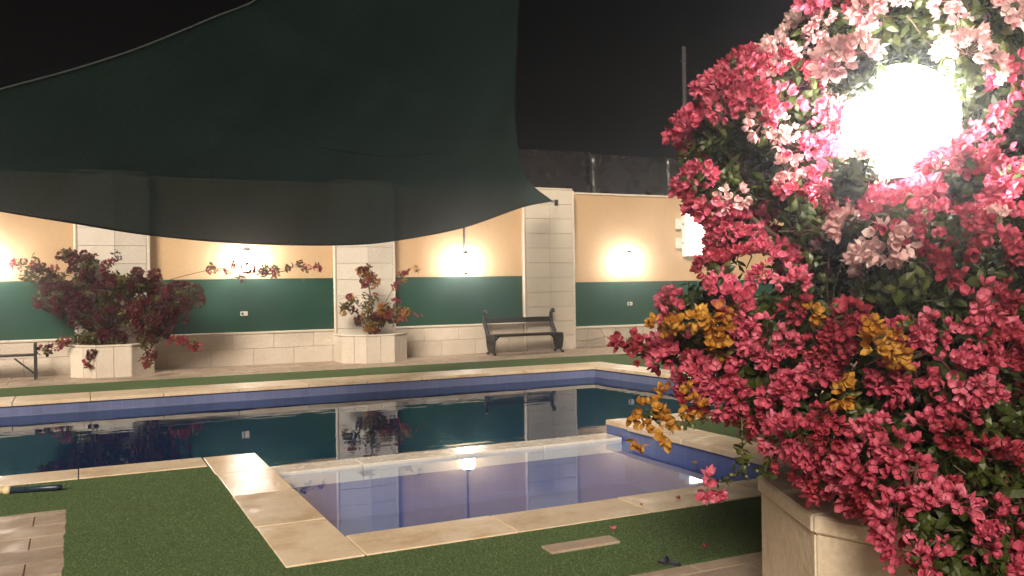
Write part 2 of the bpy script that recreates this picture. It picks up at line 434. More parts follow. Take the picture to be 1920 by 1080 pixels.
turf([(-5.0, YF + .79), (XR1 + .62, YF + .79), (XR1 + 1.9, 17.02), (-5.0, 17.02)])
turf([(XR1 + .60, YF + .788), (XR0 + .60, YN - .44), (XR0 + 2.3, YN - .44), (XR1 + 1.9, 17.02)])

# paving
def tiles(name, x0, x1, y0, y1, tw, th, stag=.5):
    root = MB().box(x0 - .01, x1 + .01, y0 - .01, y1 + .01, -.0595, -.026).build(name, 'grout'); root['kind'] = 'structure'
    shared = {}
    y = y0; r = 0
    while y < y1 - .02:
        ye = min(y + th, y1); x = x0 - (tw * stag if r % 2 else 0)
        while x < x1 - .02:
            a = max(x, x0); b = min(x + tw, x1)
            if b - a > .03:
                key = (round(b - a, 3), round(ye - y, 3))
                if key not in shared:
                    o = MB().box(.003, key[0] - .003, .003, key[1] - .003, -.03, 0).build('tile', 'paving', root, bevel=.004); shared[key] = o
                else:
                    o = link(shared[key].copy(), root)
                o.location = (a, y, -.014 + rnd.uniform(-.002, .002))
            x += tw
        y = ye; r += 1
    return root
tiles('paving_patch', -3.1, -.10, YP, 7.36, .62, .31)
tiles('near_paving', -.5, 6.1, 1.6, YP - .012, .6, .4)
fp = structure('far_paving', MB().add([(-14, 17.0, -.018), (24, 17.0, -.018), (24, 19.4, -.018), (-14, 19.4, -.018)], [(0, 1, 2, 3)]), 'grout')
shared = {}
for i in range(26):
    for j in range(4):
        x = -5.0 + i * .7 + (.35 if j % 2 else 0); y = 17.03 + j * .52
        if not shared: o = MB().box(.004, .696, .004, .516, -.03, 0).build('tile', 'paving', fp, bevel=.004); shared[0] = o
        else: o = link(shared[0].copy(), fp)
        o.location = (x, y, -.008 + rnd.uniform(-.002, .002))

# ------------------------------------------------------------------ boundary wall
YW = 19.30                                # plaster face
YB = 19.05                                # face of the stone base
HT = 3.86
bw = empty('boundary_wall', (5, YW, -.02)); O5 = Vector((5, YW, -.02))
tag(bw, 'long peach and green painted boundary wall with stone base behind the pool', 'wall')
def part(mb, name, mat, root, **k):
    o = mb.build(name, mat, root, **k); o.location = -root.location; return o
part(MB().box(-14, 34, YW, YW + .25, -.02, HT - .04), 'plaster_wall', 'plaster', bw)
part(MB().box(-14, 34, YW - .03, YW + .28, HT - .04, HT), 'wall_cap', 'trim', bw)
P3L, P3R = 9.62, 10.90
part(MB().box(-14, P3L + .1, YW - .006, YW + .01, .60, 1.79), 'painted_band', 'greenpaint', bw)
part(MB().box(P3R - .1, 34, YW - .006, YW + .01, .44, 1.62), 'painted_band', 'greenpaint', bw)
# stone base: two courses of blocks under a ledge
part(MB().box(-14, P3L + .1, YB + .02, YW - .007, -.02, .60), 'base_core', 'shadowgap', bw)
base_sh = {}
PL = [(-5.05, -3.80), (-.02, 1.20), (5.02, 6.28), (P3L, P3R)]
for r in range(2):
    x = -6.0 + (.42 if r else 0)
    while x < P3L:
        L = .84; b = min(x + L, P3L + .02)
        if b - x > .1:
            key = (r, round(b - x, 3)); z0 = (-.02, .335)[r]; h = (.35, .30)[r]
            if key not in base_sh:
                o = MB().box(.003, key[1] - .003, 0, .05, 0, h).build('stone_block', 'basestone', bw, bevel=.006); base_sh[key] = o
            else: o = link(base_sh[key].copy(), bw)
            o.location = Vector((x, YB + rnd.uniform(-.006, .004), z0)) - bw.location
        x += L
x = -6.0
while x < P3L:
    b = min(x + 1.2, P3L)
    part(MB().box(x + .002, b - .002, YB - .025, YW - .008, .637, .675), 'ledge_slab', 'trim', bw, bevel=.006); x += 1.2
# right of the third pillar: crazy paving face, irregular flags
part(MB().box(P3R - .05, 34, YB + .03, YW - .007, -.02, .47), 'base_core', 'shadowgap', bw)
part(MB().box(P3R, 34, YB + .0, YW - .009, .471, .515), 'ledge_slab', 'trim', bw, bevel=.006)
nx = 11; xs = [P3R + .02 + i * .42 for i in range(nx + 1)]
grid = [[(xs[i] + (rnd.uniform(-.13, .13) if 0 < i < nx else 0), (0, .22, .465)[j] + (rnd.uniform(-.07, .07) if j == 1 else 0)) for j in range(3)] for i in range(nx + 1)]
for i in range(nx):
    for j in range(2):
        c = [grid[i][j], grid[i + 1][j], grid[i + 1][j + 1], grid[i][j + 1]]
        mx_ = sum(p[0] for p in c) / 4; mz = sum(p[1] for p in c) / 4
        poly = []
        for k in range(4):
            a = c[k]; b = c[(k + 1) % 4]
            for t in (.12, .5, .88):
                e = rnd.uniform(-.02, .01)
                px_ = a[0] + (b[0] - a[0]) * t; pz_ = a[1] + (b[1] - a[1]) * t
                poly.append((mx_ + (px_ - mx_) * (.95 + e), mz + (pz_ - mz) * (.93 + e)))
        mb = MB(); n = len(poly); d = rnd.uniform(.0, .012)
        mb.add([(p[0], YB + d, p[1]) for p in poly] + [(p[0], YB + .035, p[1]) for p in poly],
               [tuple(range(n)), tuple(range(n, 2 * n))[::-1]] + [(k, (k + 1) % n, n + (k + 1) % n, n + k) for k in range(n)])
        part(mb, 'flagstone', 'flag', bw)

# pillars, block by block
def pillar(x0, x1, label, rough, ridge):
    root = empty('stone_pillar', ((x0 + x1) / 2, YB, -.02)); tag(root, label, 'pillar', 'stone pillars along the boundary wall')
    xm = x0 + (x1 - x0) * (.53 if ridge else .5); yf = YB - .04
    part(MB().box(x0 + .02, x1 - .02, yf + .05, YW + .2, -.02, HT - .01), 'core', 'shadowgap', root)
    rows = 11; h = (HT + .03) / rows; mt = 'pillarstone' if rough else 'smoothstone'
    for r in range(rows):
        z0 = -.02 + r * h + .003; z1 = z0 + h - .006
        j = rnd.uniform(-.004, .004) if rough else rnd.uniform(-.0015, .0015)
        yr = yf - ridge + j
        part(MB().prism([(x0, yf + j), (xm - .002, yr), (xm - .002, yf + .049), (x0, yf + .049)], z0, z1), 'stone_block', mt, root, bevel=.004)
        part(MB().prism([(xm + .002, yr), (x1, yf + j), (x1, yf + .049), (xm + .002, yf + .049)], z0, z1), 'stone_block', mt, root, bevel=.004)
    for s, xx in ((-1, x0 - .035), (1, x1 + .035)):          # roped edge moulding
        mb = MB(); n = 60
        pts = [(xx, yf + .035, -.02 + (HT + .02) * i / n) for i in range(n + 1)]
        rr = [.032 + (.007 if i % 2 else 0) for i in range(n + 1)]
        mb.tube(pts, rr, 8); part(mb, 'edge_moulding', 'trim', root)
    part(MB().box(x0 - .01, x1 + .01, yf - ridge - .005, YW + .2, HT + .012, HT + .055), 'cap', 'trim', root, bevel=.008)
    return root
pillar(*PL[1], 'rough white stone pillar rising behind the dark red bougainvillea', True, .10)
pillar(*PL[2], 'rough white stone pillar rising behind the small half-octagonal planter with sparse shrub', True, .10)
pillar(*PL[3], 'smooth cream stone pillar behind the bench with bird-neck ends', False, 0)

# dark sheet screen above the wall
sc = empty('screen_fence', (5, YW + .4, 0)); tag(sc, 'dark sheet screen fence standing above the peach wall', 'fence')
x = -14.0; k = 0
while x < 34:
    b = x + 2.35
    mb = MB(); nx_, nz_ = 14, 8
    zt0 = 4.93 - .03 * (k % 2); zt1 = zt0 + rnd.uniform(-.03, .03)
    for j in range(nz_ + 1):
        for i in range(nx_ + 1):
            X = x + .03 + (b - x - .06) * i / nx_; z = 3.4 + ((zt0 + (zt1 - zt0) * i / nx_) - 3.4) * j / nz_
            mb.v.append((X, YW + .40 + noise.noise((X * 1.3, z * 2.2, 5)) * .035 + noise.noise((X * 5, z * 3, 1)) * .012, z))
    mb.f = [(j * (nx_ + 1) + i, j * (nx_ + 1) + i + 1, (j + 1) * (nx_ + 1) + i + 1, (j + 1) * (nx_ + 1) + i) for j in range(nz_) for i in range(nx_)]
    o = part(mb, 'sheet_panel', 'fence', sc, smooth=True)
    sm = o.modifiers.new('thick', 'SOLIDIFY'); sm.thickness = .008
    part(MB().box(x - .025, x + .025, YW + .44, YW + .49, -.02, 4.97), 'post', 'iron', sc)
    x = b; k += 1
part(MB().tube([(-14, YW + .46, 4.90), (34, YW + .46, 4.90)], .018, 8), 'top_rail', 'iron', sc)

# thin steel pole beyond the wall
pp = P(1285, 300, 25.6)
pl = empty('steel_pole', (pp.x, pp.y, -.06)); tag(pl, 'tall thin grey pole standing in the dark beyond the wall', 'pole')
ptop = P(1285, 88, 25.6).z
MB().tube([(0, 0, 0), (0, 0, ptop + .06)], [.075, .06], 12).build('shaft', 'steel', pl)
MB().bar((0, 0, ptop - .35), (-.12, 0, ptop - .35), .05, .05).build('bracket', 'steel', pl)

# ------------------------------------------------------------------ lights on the wall
def lantern(x, z, label):
    root = empty('wall_lantern', (x, YW - .006, z)); tag(root, label, 'lantern', 'lit lanterns along the boundary wall')
    MB().box(-.06, .06, -.02, 0, -.12, .22).build('back_plate', 'iron', root, bevel=.006)
    MB().tube([(0, -.02, .16), (0, -.10, .25), (0, -.20, .265)], .014, 8).build('arm', 'iron', root)
    MB().lathe([(.02, .26), (.06, .235), (.105, .19), (.11, .175)], 6, (0, -.20, 0)).build('roof', 'iron', root)
    MB().lathe([(.11, -.24), (.155, -.02), (.158, .172)], 6, (0, -.20, 0)).build('glass', 'glow_wall', root)
    MB().lathe([(.02, -.30), (.06, -.275), (.113, -.243)], 6, (0, -.20, 0)).build('base_finial', 'iron', root)
    for j in range(6):
        a = 2 * math.pi * j / 6
        MB().bar((.159 * math.cos(a), -.20 + .159 * math.sin(a), .172), (.112 * math.cos(a), -.20 + .112 * math.sin(a), -.24), .008, .008).build('glazing_bar', 'iron', root)
    return root
lantern(-1.66, 2.14, 'lit wall lantern above the dark bench at the left edge')
lantern(3.15, 2.19, 'lit wall lantern between the two bougainvillea planters')
lantern(8.08, 2.13, 'lit wall lantern with a conduit above it, left of the bench pillar')
lantern(12.62, 2.15, 'lit wall lantern right of the bench pillar')
def conduit(x, z0, z1, label):
    o = MB().tube([(x, YW - .028, z0), (x, YW - .028, z1)], .022, 8).build('conduit_pipe', 'iron'); tag(o, label, 'pipe')
conduit(8.12, 2.40, 3.80, 'thin dark conduit running down the wall to a lantern')

# lit sign box half hidden by the bush, with two small plates
sg = empty('lit_sign_box', (14.75, YW - .01, 2.30)); tag(sg, 'glowing sign box on the wall half hidden behind the pink bush', 'sign')
MB().box(-.36, .36, -.16, 0, -.04, 1.12).build('housing', 'white', sg, bevel=.01)
for x0, x1 in ((-.33, -.02), (.02, .33)): MB().box(x0, x1, -.172, -.158, 0, 1.08).build('lit_panel', 'glow_sign', sg)
for z in (.18, .68):
    MB().box(-.62, -.42, -.10, -.08, z, z + .27).build('side_plate', 'white', sg, bevel=.004)
    MB().box(-.43, -.35, -.094, -.086, z + .12, z + .15).build('side_arm', 'iron', sg)

def socket(x, z, label):
    root = empty('wall_socket', (x, YW - .007, z)); tag(root, label, 'socket', 'sockets on the green band')
    MB().box(-.075, .075, -.022, 0, -.045, .045).build('face_plate', 'white', root, bevel=.006)
    MB().box(-.055, -.01, -.027, -.021, -.025, .025).build('outlet', 'iron', root)
    MB().box(.015, .05, -.028, -.021, -.022, .022).build('switch', 'cream', root)
socket(3.10, 1.06, 'small white wall socket on the green band below the left lantern')
socket(12.72, 1.05, 'small white wall socket on the green band right of the bench pillar')

# ------------------------------------------------------------------ benches
be = empty('garden_bench', (9.28, 18.45, -.01)); tag(be, 'dark bench with cast bird-neck ends in front of the cream pillar', 'bench')
def curve(pts, n=24):
    """Catmull-Rom through the points"""
    pts = [Vector(p) for p in pts]; ext = [2 * pts[0] - pts[1]] + pts + [2 * pts[-1] - pts[-2]]; out = []
    segs = len(pts) - 1; per = max(2, n // segs)
    for i in range(segs):
        a, b, c, d = ext[i:i + 4]
        for k in range(per):
            t = k / per
            out.append(.5 * ((2 * b) + (c - a) * t + (2 * a - 5 * b + 4 * c - d) * t * t + (3 * b - a - 3 * c + d) * t ** 3))
    out.append(pts[-1]); return out
for sx in (-.875, .875):
    e = empty('bench_end', (sx, 0, 0)); e.parent = be
    body = curve([(0, -.20, .43), (0, -.215, .33), (0, -.17, .18), (0, -.115, .085), (0, .115, .085), (0, .19, .18), (0, .225, .33), (0, .20, .43), (0, -.20, .43)], 48)
    pts = [(p.y, p.z) for p in body[:-1]]
    mb = MB(); n = len(pts)
    mb.add([(-.012, y, z) for y, z in pts] + [(.012, y, z) for y, z in pts],
           [tuple(range(n)), tuple(range(n, 2 * n))[::-1]] + [(k, (k + 1) % n, n + (k + 1) % n, n + k) for k in range(n)])
    mb.build('side_panel', 'iron', e)
    mb = MB().tube(body, .02, 6, False); mb.build('panel_rim', 'iron', e)
    for s in (-1, 1):
        for off in (-.016, .016):
            sc_ = [(off, s * (.10 + .055 * math.cos(a) * (1 - a / 9)), .27 + .085 * math.sin(a) * (1 - a / 9)) for a in [i * .5 for i in range(14)]]
            MB().tube(sc_, .009, 5).build('scroll', 'iron', e)
        ft = curve([(0, s * .10, .09), (0, s * .13, .045), (0, s * .20, .028), (0, s * .225, .05)], 12)
        MB().tube(ft, [.022] * (len(ft) - 2) + [.026, .018], 8).build('foot', 'iron', e)
        MB().lathe([(.03, 0), (.034, .014), (.022, .03)], 10, (0, s * .19, 0)).build('pad', 'iron', e)
    nk = curve([(0, .17, .40), (0, .20, .50), (0, .27, .60), (0, .335, .70), (0, .365, .80), (0, .355, .90), (0, .325, .955), (0, .275, .975), (0, .235, .955)], 40)
    rr = []
    for i in range(len(nk)):
        t = i / (len(nk) - 1); rr.append(.052 - .016 * t if t < .78 else .0395 + .014 * math.sin((t - .78) / .22 * math.pi))
    MB().tube(nk, rr, 10).build('neck', 'iron', e)
    MB().tube([(0, .245, .962), (0, .205, .945), (0, .155, .925)], [.030, .019, .005], 8).build('beak', 'iron', e)
for y in (-.15, -.03, .09): MB().box(-.90, .90, y - .05, y + .05, .432, .462).build('seat_slat', 'brown', be, bevel=.006)
for z, yy in ((.765, .36),):
    MB().box(-.86, .86, yy - .035, yy - .012, z - .06, z + .06).build('back_slat', 'brown', be, bevel=.005)
for s in (-1, 1): MB().bar((s * .87, 0, .22), (s * .66, 0, .432), .05, .03).build('brace', 'iron', be)
MB().bar((-.86, .02, .41), (.86, .02, .41), .06, .022).build('seat_rail', 'iron', be)

b2 = empty('garden_bench', (-1.62, 18.45, -.01)); tag(b2, 'dark straight-legged metal bench cut off by the left edge of the picture', 'bench')
for s in (-1, 1):
    for y in (-.17, .17): MB().box(s * .88 - .022, s * .88 + .022, y - .022, y + .022, 0, .66).build('leg', 'iron', b2)
    MB().bar((s * .86, -.15, .12), (s * .55, -.15, .40), .03, .03).build('brace', 'iron', b2)
    MB().box(s * .88 - .02, s * .88 + .02, -.145, .145, .40, .43).build('side_rail', 'iron', b2)
for y in (-.13, 0, .13): MB().box(-.90, .90, y - .055, y + .055, .432, .462).build('seat_slat', 'brown', b2, bevel=.006)

# ------------------------------------------------------------------ planters
def octo(c, ap, ph, n=8):
    R_ = ap / math.cos(math.pi / n)
    return [(c[0] + R_ * math.cos(ph + 2 * math.pi * (k + .5) / n), c[1] + R_ * math.sin(ph + 2 * math.pi * (k + .5) / n)) for k in range(n)]
def inset(poly, c, f): return [(c[0] + (x - c[0]) * f, c[1] + (y - c[1]) * f) for x, y in poly]
def planter(c, ap, ph, h, rimh, label, mat, zb, faces=None, ncut=2):
    root = empty('stone_planter', (c[0], c[1], zb)); tag(root, label, 'planter')
    po = octo((0, 0), ap, ph); pi = inset(po, (0, 0), .86)
    for k in range(8):
        a, b = po[k], po[(k + 1) % 8]; ai, bi = pi[k], pi[(k + 1) % 8]
        if faces and not faces((a[1] + b[1]) / 2): continue
        for t in range(ncut):
            f0, f1 = t / ncut, (t + 1) / ncut
            lp = lambda u, v, f: (u[0] + (v[0] - u[0]) * f, u[1] + (v[1] - u[1]) * f)
            d = .0035 / ap
            MB().prism([lp(a, b, f0 + d), lp(a, b, f1 - d), lp(ai, bi, f1 - d), lp(ai, bi, f0 + d)], 0, h - rimh - .002).build('stone_panel', mat, root, bevel=.006)
        A, B = inset([a, b], (0, 0), 1.018); Ai, Bi = inset([a, b], (0, 0), .80); d = .003
        MB().prism([lp(A, B, d), lp(A, B, 1 - d), lp(Ai, Bi, 1 - d), lp(Ai, Bi, d)], h - rimh, h).build('rim_slab', mat, root, bevel=.010)
    mb = MB(); n = 28; rs = [i / 6 * ap * .86 for i in range(1, 7)]
    mb.v.append((0, 0, h - .06))
    for r in rs:
        for j in range(n):
            a = 2 * math.pi * j / n
            X, Y = r * math.cos(a), r * math.sin(a); mb.v.append((X, Y, h - .08 + noise.noise((X * 6, Y * 6, c[0])) * .035))
    mb.f = [(0, 1 + j, 1 + (j + 1) % n) for j in range(n)] + [(1 + i * n + j, 1 + i * n + (j + 1) % n, 1 + (i + 1) * n + (j + 1) % n, 1 + (i + 1) * n + j) for i in range(5) for j in range(n)]
    mb.build('soil', 'soil', root, smooth=True)
    return root
FC = Vector((3.61, 2.66)); FPH = math.atan2(.42, -.907)
planter(FC, .887, FPH, .665, .075, 'large octagonal beige stone planter under the big pink bush in front', 'planterstone', -.012, ncut=1)
def half(y): return y < .35
planter((.55, 18.62), .72, -math.pi / 2, .60, .035, 'white stone planter under the spreading dark red bougainvillea', 'basestone', -.012, half)
planter((5.63, 18.62), .72, -math.pi / 2, .60, .035, 'white half-octagonal stone planter with the sparse shrub before the middle pillar', 'basestone', -.012, half)

# ------------------------------------------------------------------ shade sail
def lerp_edge(px, d0, d1):
    """edge curve sighted point by point, depth running from corner to corner along a taut line"""
    acc = [0.0]
    for a, b in zip(px, px[1:]): acc.append(acc[-1] + math.hypot(b[0] - a[0], b[1] - a[1]))
    return [P(x, y, 1 / ((1 - s / acc[-1]) / d0 + (s / acc[-1]) / d1)) for (x, y), s in zip(px, acc)]
def resample(pts, n):
    pts = curve(pts, len(pts) * 10); acc = [0.0]
    for a, b in zip(pts, pts[1:]): acc.append(acc[-1] + (b - a).length)
    out = []; i = 0
    for k in range(n + 1):
        s = acc[-1] * k / n
        while i < len(acc) - 2 and acc[i + 1] < s: i += 1
        t = (s - acc[i]) / max(1e-9, acc[i + 1] - acc[i]); out.append(pts[i].lerp(pts[i + 1], min(1, t)))
    return out
D1, D2, D3 = 21.0, 11.0, 6.5
eB = lerp_edge([(-540, 300), (-250, 350), (0, 395), (140, 418), (280, 440), (460, 456), (640, 459), (740, 451), (870, 426), (980, 388), (1035, 377)], D3, D1)
eR = lerp_edge([(1035, 377), (992, 342), (976, 300), (968, 250), (965, 190), (968, 110), (973, 0), (985, -200), (1012, -480)], D1, D2)
eL = lerp_edge([(-540, 300), (-250, 238), (0, 168), (140, 130), (270, 87), (420, 25), (480, 0), (680, -130), (850, -290), (1012, -480)], D3, D2)
NS, NT = 72, 64
B_, R_e, L_e = resample(eB, NS), resample(eR, NT), resample(eL, NT)
P3_, P1_, P2_ = B_[0], B_[-1], R_e[-1]
sail = empty('shade_sail', (P1_.x, P1_.y, P1_.z)); tag(sail, 'dark green net shade sail stretched over the pool', 'shade sail')
mb = MB()
for j in range(NT + 1):
    t = j / NT
    for i in range(NS + 1):
        s = i / NS
        p = L_e[j].lerp(R_e[j], s) + (B_[i] - P3_.lerp(P1_, s)) * (1 - t) ** 2
        inner = math.sin(math.pi * s) * math.sin(math.pi * min(1, t)) if 0 < j < NT else 0
        p = p + Vector((0, 0, -.22 * inner))
        dd = (p - P1_).length                       # creases fanning out of the tied corner
        ang = math.atan2(p.y - P1_.y, p.x - P1_.x)
        edge = min(1, 5 * s * (1 - s) + (0 if j else 0)) * (1 if 0 < j < NT else 0)
        amp = .085 * math.exp(-abs(dd - 2.2) / 2.6) * min(1, dd / .8)
        p.z += (amp * math.sin(ang * 46 + noise.noise((dd * .4, ang * 3, 0)) * 3) + .05 * noise.noise((p.x * .7, p.y * .7, 9)) + .02 * noise.noise((p.x * 2.3, p.y * 2.3, 4))) * edge
        mb.v.append(tuple(p))
mb.f = [(j * (NS + 1) + i, j * (NS + 1) + i + 1, (j + 1) * (NS + 1) + i + 1, (j + 1) * (NS + 1) + i) for j in range(NT) for i in range(NS)]
part(mb, 'net_cloth', 'net', sail, smooth=True)
for e in (B_, R_e, L_e): part(MB().tube(e, .012, 6), 'hem_cord', 'rope', sail)
spts = [(proj(v), Vector(v)) for v in mb.v]
def under_sail(px, py):
    return min(spts, key=lambda e: (e[0][0] - px) ** 2 + (e[0][1] - py) ** 2)[0][2] - .06
seam = resample([P(x, y, under_sail(x, y)) for x, y in ((600, 277), (680, 289), (760, 293), (860, 281))], 24)
part(MB().tube(seam, .0045, 5), 'loose_cord', 'rope', sail)
part(MB().tube([P1_, Vector((10.45, YB - .05, P1_.z + .02))], .008, 6), 'tie_rope', 'rope', sail)
pm = Vector((P3_.x - .55, P3_.y - .1, P3_.z + .12))
part(MB().tube([P3_, pm], .008, 6), 'tie_rope', 'rope', sail)
m2 = empty('sail_mast', (pm.x, pm.y, -.06)); tag(m2, 'short steel post that holds the left corner of the shade sail', 'mast')
MB().tube([(0, 0, 0), (0, 0, pm.z + .2)], [.05, .045], 12).build('shaft', 'steel', m2)
MB().lathe([(.12, 0), (.12, .06), (.07, .07)], 12).build('foot_plate', 'steel', m2)
anchor = Vector((-2.5, -6.0, 9.4))
part(MB().tube([P2_, anchor], .008, 6), 'tie_rope', 'rope', sail)
ring = [P1_ + Vector((.035 * math.cos(a), -.01, .035 * math.sin(a) - .01)) for a in [2 * math.pi * k / 16 for k in range(17)]]
part(MB().tube(ring, .007, 6, False), 'corner_ring', 'steel', sail)
part(MB().box(10.40, 10.50, YB - .056, YB - .041, P1_.z - .05, P1_.z + .09), 'anchor_plate', 'steel', sail)
ms = empty('sail_mast', (anchor.x, anchor.y, -.06)); tag(ms, 'steel mast that holds up the near corner of the shade sail', 'mast')
MB().tube([(0, 0, 0), (0, 0, 9.6)], [.09, .06], 12).build('shaft', 'steel', ms)
MB().lathe([(.16, 0), (.16, .06), (.10, .07)], 12).build('foot_plate', 'steel', ms)

# ------------------------------------------------------------------ flowers and leaves
def bract(vs, fs, tone, o, ax, sd, L, W, tn, cup=.18):
    """one pointed papery bract: o base, ax along, sd across"""
    nm = ax.cross(sd).normalized(); n = len(vs)
    for a, b, c in ((0, 0, 0), (.34, -.46, .06), (.34, .46, .06), (.72, -.36, .10), (.72, .36, .10), (1.0, 0, .16), (.5, 0, -cup)):
        vs.append(o + ax * (a * L) + sd * (b * W) + nm * (c * L))
    fs += [(n, n + 2, n + 6), (n + 2, n + 4, n + 6), (n + 4, n + 5, n + 6), (n + 5, n + 3, n + 6), (n + 3, n + 1, n + 6), (n + 1, n, n + 6)]
    tone += [tn] * 6
def rdir(r=rnd):
    while True:
        v = Vector((r.uniform(-1, 1), r.uniform(-1, 1), r.uniform(-1, 1)))
        if .05 < v.length < 1: return v.normalized()
def flower(vs, fs, tone, o, ax, size, tn):
    a = ax.orthogonal().normalized(); b = ax.cross(a); ph = rnd.uniform(0, 6.28)
    for k in range(3):
        an = ph + k * 2.094; out = a * math.cos(an) + b * math.sin(an); sd = ax.cross(out).normalized()
        tilt = rnd.uniform(.55, 1.0)
        d = (ax * math.cos(tilt) + out * math.sin(tilt)).normalized()
        L = size * rnd.uniform(.85, 1.12)
        bract(vs, fs, tone, o + out * size * .06, d, sd, L, L * rnd.uniform(.74, .9), min(1, max(0, tn + rnd.uniform(-.22, .22))))
def cluster_geo(nf, rad, size, squash=.75):
    vs, fs, tone = [], [], []
    for i in range(nf):
        d = rdir(); d.z = abs(d.z) * .9 + .05; d.normalize()
        p = Vector((d.x * rad, d.y * rad, d.z * rad * squash)) * rnd.uniform(.65, 1.08)
        flower(vs, fs, tone, p, (d + rdir() * .45).normalized(), size, rnd.random())
        n = len(vs); e = p.orthogonal().normalized() * .0005; e2 = p.cross(e).normalized() * .0005
        vs += [e, e2 - e, -e2 - e, p * 1.02 + e, p * 1.02 + e2 - e, p * 1.02 - e2 - e]           # flower stalk
        fs += [(n, n + 1, n + 4, n + 3), (n + 1, n + 2, n + 5, n + 4), (n + 2, n, n + 3, n + 5)]; tone += [.2] * 3
    return vs, fs, tone
def leaf_geo(vs, fs, tone, o, ax, sd, L, tn):
    bract(vs, fs, tone, o, ax, sd, L, L * .62, tn, .10)
def mesh_from(name, geo, mat, smooth=False):
    vs, fs, tone = geo
    me = bpy.data.meshes.new(name); me.from_pydata([tuple(v) for v in vs], [], fs)
    at = me.attributes.new('tone', 'FLOAT', 'FACE'); at.data.foreach_set('value', tone)
    me.materials.append(M[mat]); return me
CL = [cluster_geo(rnd.randint(17, 23), rnd.uniform(.065, .10), .042) for _ in range(14)]
CLS = [cluster_geo(rnd.randint(3, 5), .034, .042) for _ in range(4)]
def lf():
    g_ = ([], [], []); leaf_geo(*g_, Vector(), Vector((0, 1, 0)), Vector((1, 0, 0)), .06, rnd.random()); return g_
def sprig():
    g_ = ([], [], [])
    for k in range(5):
        a = k * 2.3 + rnd.uniform(-.3, .3); d = Vector((math.cos(a), math.sin(a), rnd.uniform(-.5, .6))).normalized()
        sd = d.cross(Vector((0, 0, 1))).normalized()
        leaf_geo(*g_, Vector((0, 0, .02 * (k - 2))) + d * .002, d, (sd + rdir() * .3).normalized(), rnd.uniform(.05, .078), rnd.random())
    n = len(g_[0]); r = .0025; h = .05
    g_[0].extend([Vector((r, 0, -h)), Vector((-r, r, -h)), Vector((-r, -r, -h)), Vector((r, 0, h)), Vector((-r, r, h)), Vector((-r, -r, h))])
    g_[1].extend([(n, n + 1, n + 4, n + 3), (n + 1, n + 2, n + 5, n + 4), (n + 2, n, n + 3, n + 5)]); g_[2].extend([.3] * 3)
    return g_
LS = [sprig() for _ in range(6)]
meshes = {}
def shared_mesh(kind, idx, mat):
    key = (kind, idx, mat)
    if key not in meshes:
        meshes[key] = mesh_from(kind, {'flower_cluster': CL, 'flower_spray': CLS, 'leaf_sprig': LS}[kind][idx], mat)
    return meshes[key]
def frame(axis, roll):
    z = axis.normalized(); x = z.orthogonal().normalized(); y = z.cross(x)
    x2 = x * math.cos(roll) + y * math.sin(roll); y2 = z.cross(x2)
    return Matrix((x2, y2, z)).transposed()
def put(kind, root, pos, axis, mat, scale=1.0):
    n = {'flower_cluster': len(CL), 'flower_spray': len(CLS), 'leaf_sprig': len(LS)}[kind]
    o = bpy.data.objects.new(kind, shared_mesh(kind, rnd.randrange(n), mat))
    mw = frame(axis, rnd.uniform(0, 6.28)).to_4x4() @ Matrix.Scale(scale, 4)
    mw.translation = Vector(pos) - root.location
    link(o, root); o.matrix_local = mw
    return o
class Bulk:
    """the many small ones behind, as one mass"""
    def __init__(s): s.vs, s.fs, s.tone = [], [], []
    def add(s, geo, pos, axis, scale):
        mt = frame(axis, rnd.uniform(0, 6.28)); n = len(s.vs)
        s.vs += [mt @ (v * scale) + pos for v in geo[0]]; s.fs += [tuple(i + n for i in f) for f in geo[1]]; s.tone += geo[2]
    def build(s, name, mat, root):
        if not s.fs: return
        me = mesh_from(name, (s.vs, s.fs, s.tone), mat); o = bpy.data.objects.new(name, me); link(o, root)
        o.location = -root.location; o['kind'] = 'stuff'; return o

# ---- the big bougainvillea in the near planter, lamp globe standing in it
LAMP = P(1688, 226, 3.55); LR = .22
bb = empty('bougainvillea_bush', (FC.x, FC.y, .56)); tag(bb, 'big pink flowering bougainvillea bush with a lamp globe shining in it', 'bush')
LOB = [  # px, py, depth, radius across, radius up
    (1445, 215, 4.10, .33, .25), (1375, 300, 4.15, .25, .24), (1500, 110, 4.2, .16, .12), (1600, 50, 4.2, .27, .20), (1770, 30, 4.05, .36, .24),
    (1870, 190, 4.0, .33, .42), (1500, 330, 4.1, .28, .20), (1345, 360, 4.1, .15, .09), (1395, 455, 4.05, .12, .12), (1560, 430, 3.95, .33, .22),
    (1420, 570, 3.95, .34, .22), (1320, 600, 4.0, .19, .16), (1300, 650, 4.0, .15, .13), (1400, 700, 3.9, .26, .20), (1560, 600, 3.75, .38, .30), (1740, 470, 3.7, .42, .28),
    (1860, 560, 3.55, .36, .36), (1740, 660, 3.5, .36, .30), (1480, 770, 3.8, .20, .13), (1600, 780, 3.55, .30, .22), (1850, 780, 3.35, .32, .28),
    (1720, 880, 3.25, .26, .17), (1850, 950, 3.05, .22, .18), (1760, 1000, 2.92, .13, .12), (1800, 1060, 2.88, .12, .10), (1560, 880, 3.5, .10, .09), (1690, 425, 3.4, .22, .12), (1700, 260, 4.15, .45, .42), (1640, 160, 4.2, .35, .3), (1592, 335, 3.4, .10, .08), (1805, 130, 3.4, .09, .09), (1600, 140, 3.42, .09, .08), (1790, 335, 3.4, .1, .07), (1690, 535, 3.42, .17, .12)]
LOBES = []; SMALL = set(range(26, 33)) - {27, 28}
for px, py, d, rx, rz in LOB: LOBES.append((P(px, py, d), rx, min(rx, .30), rz))
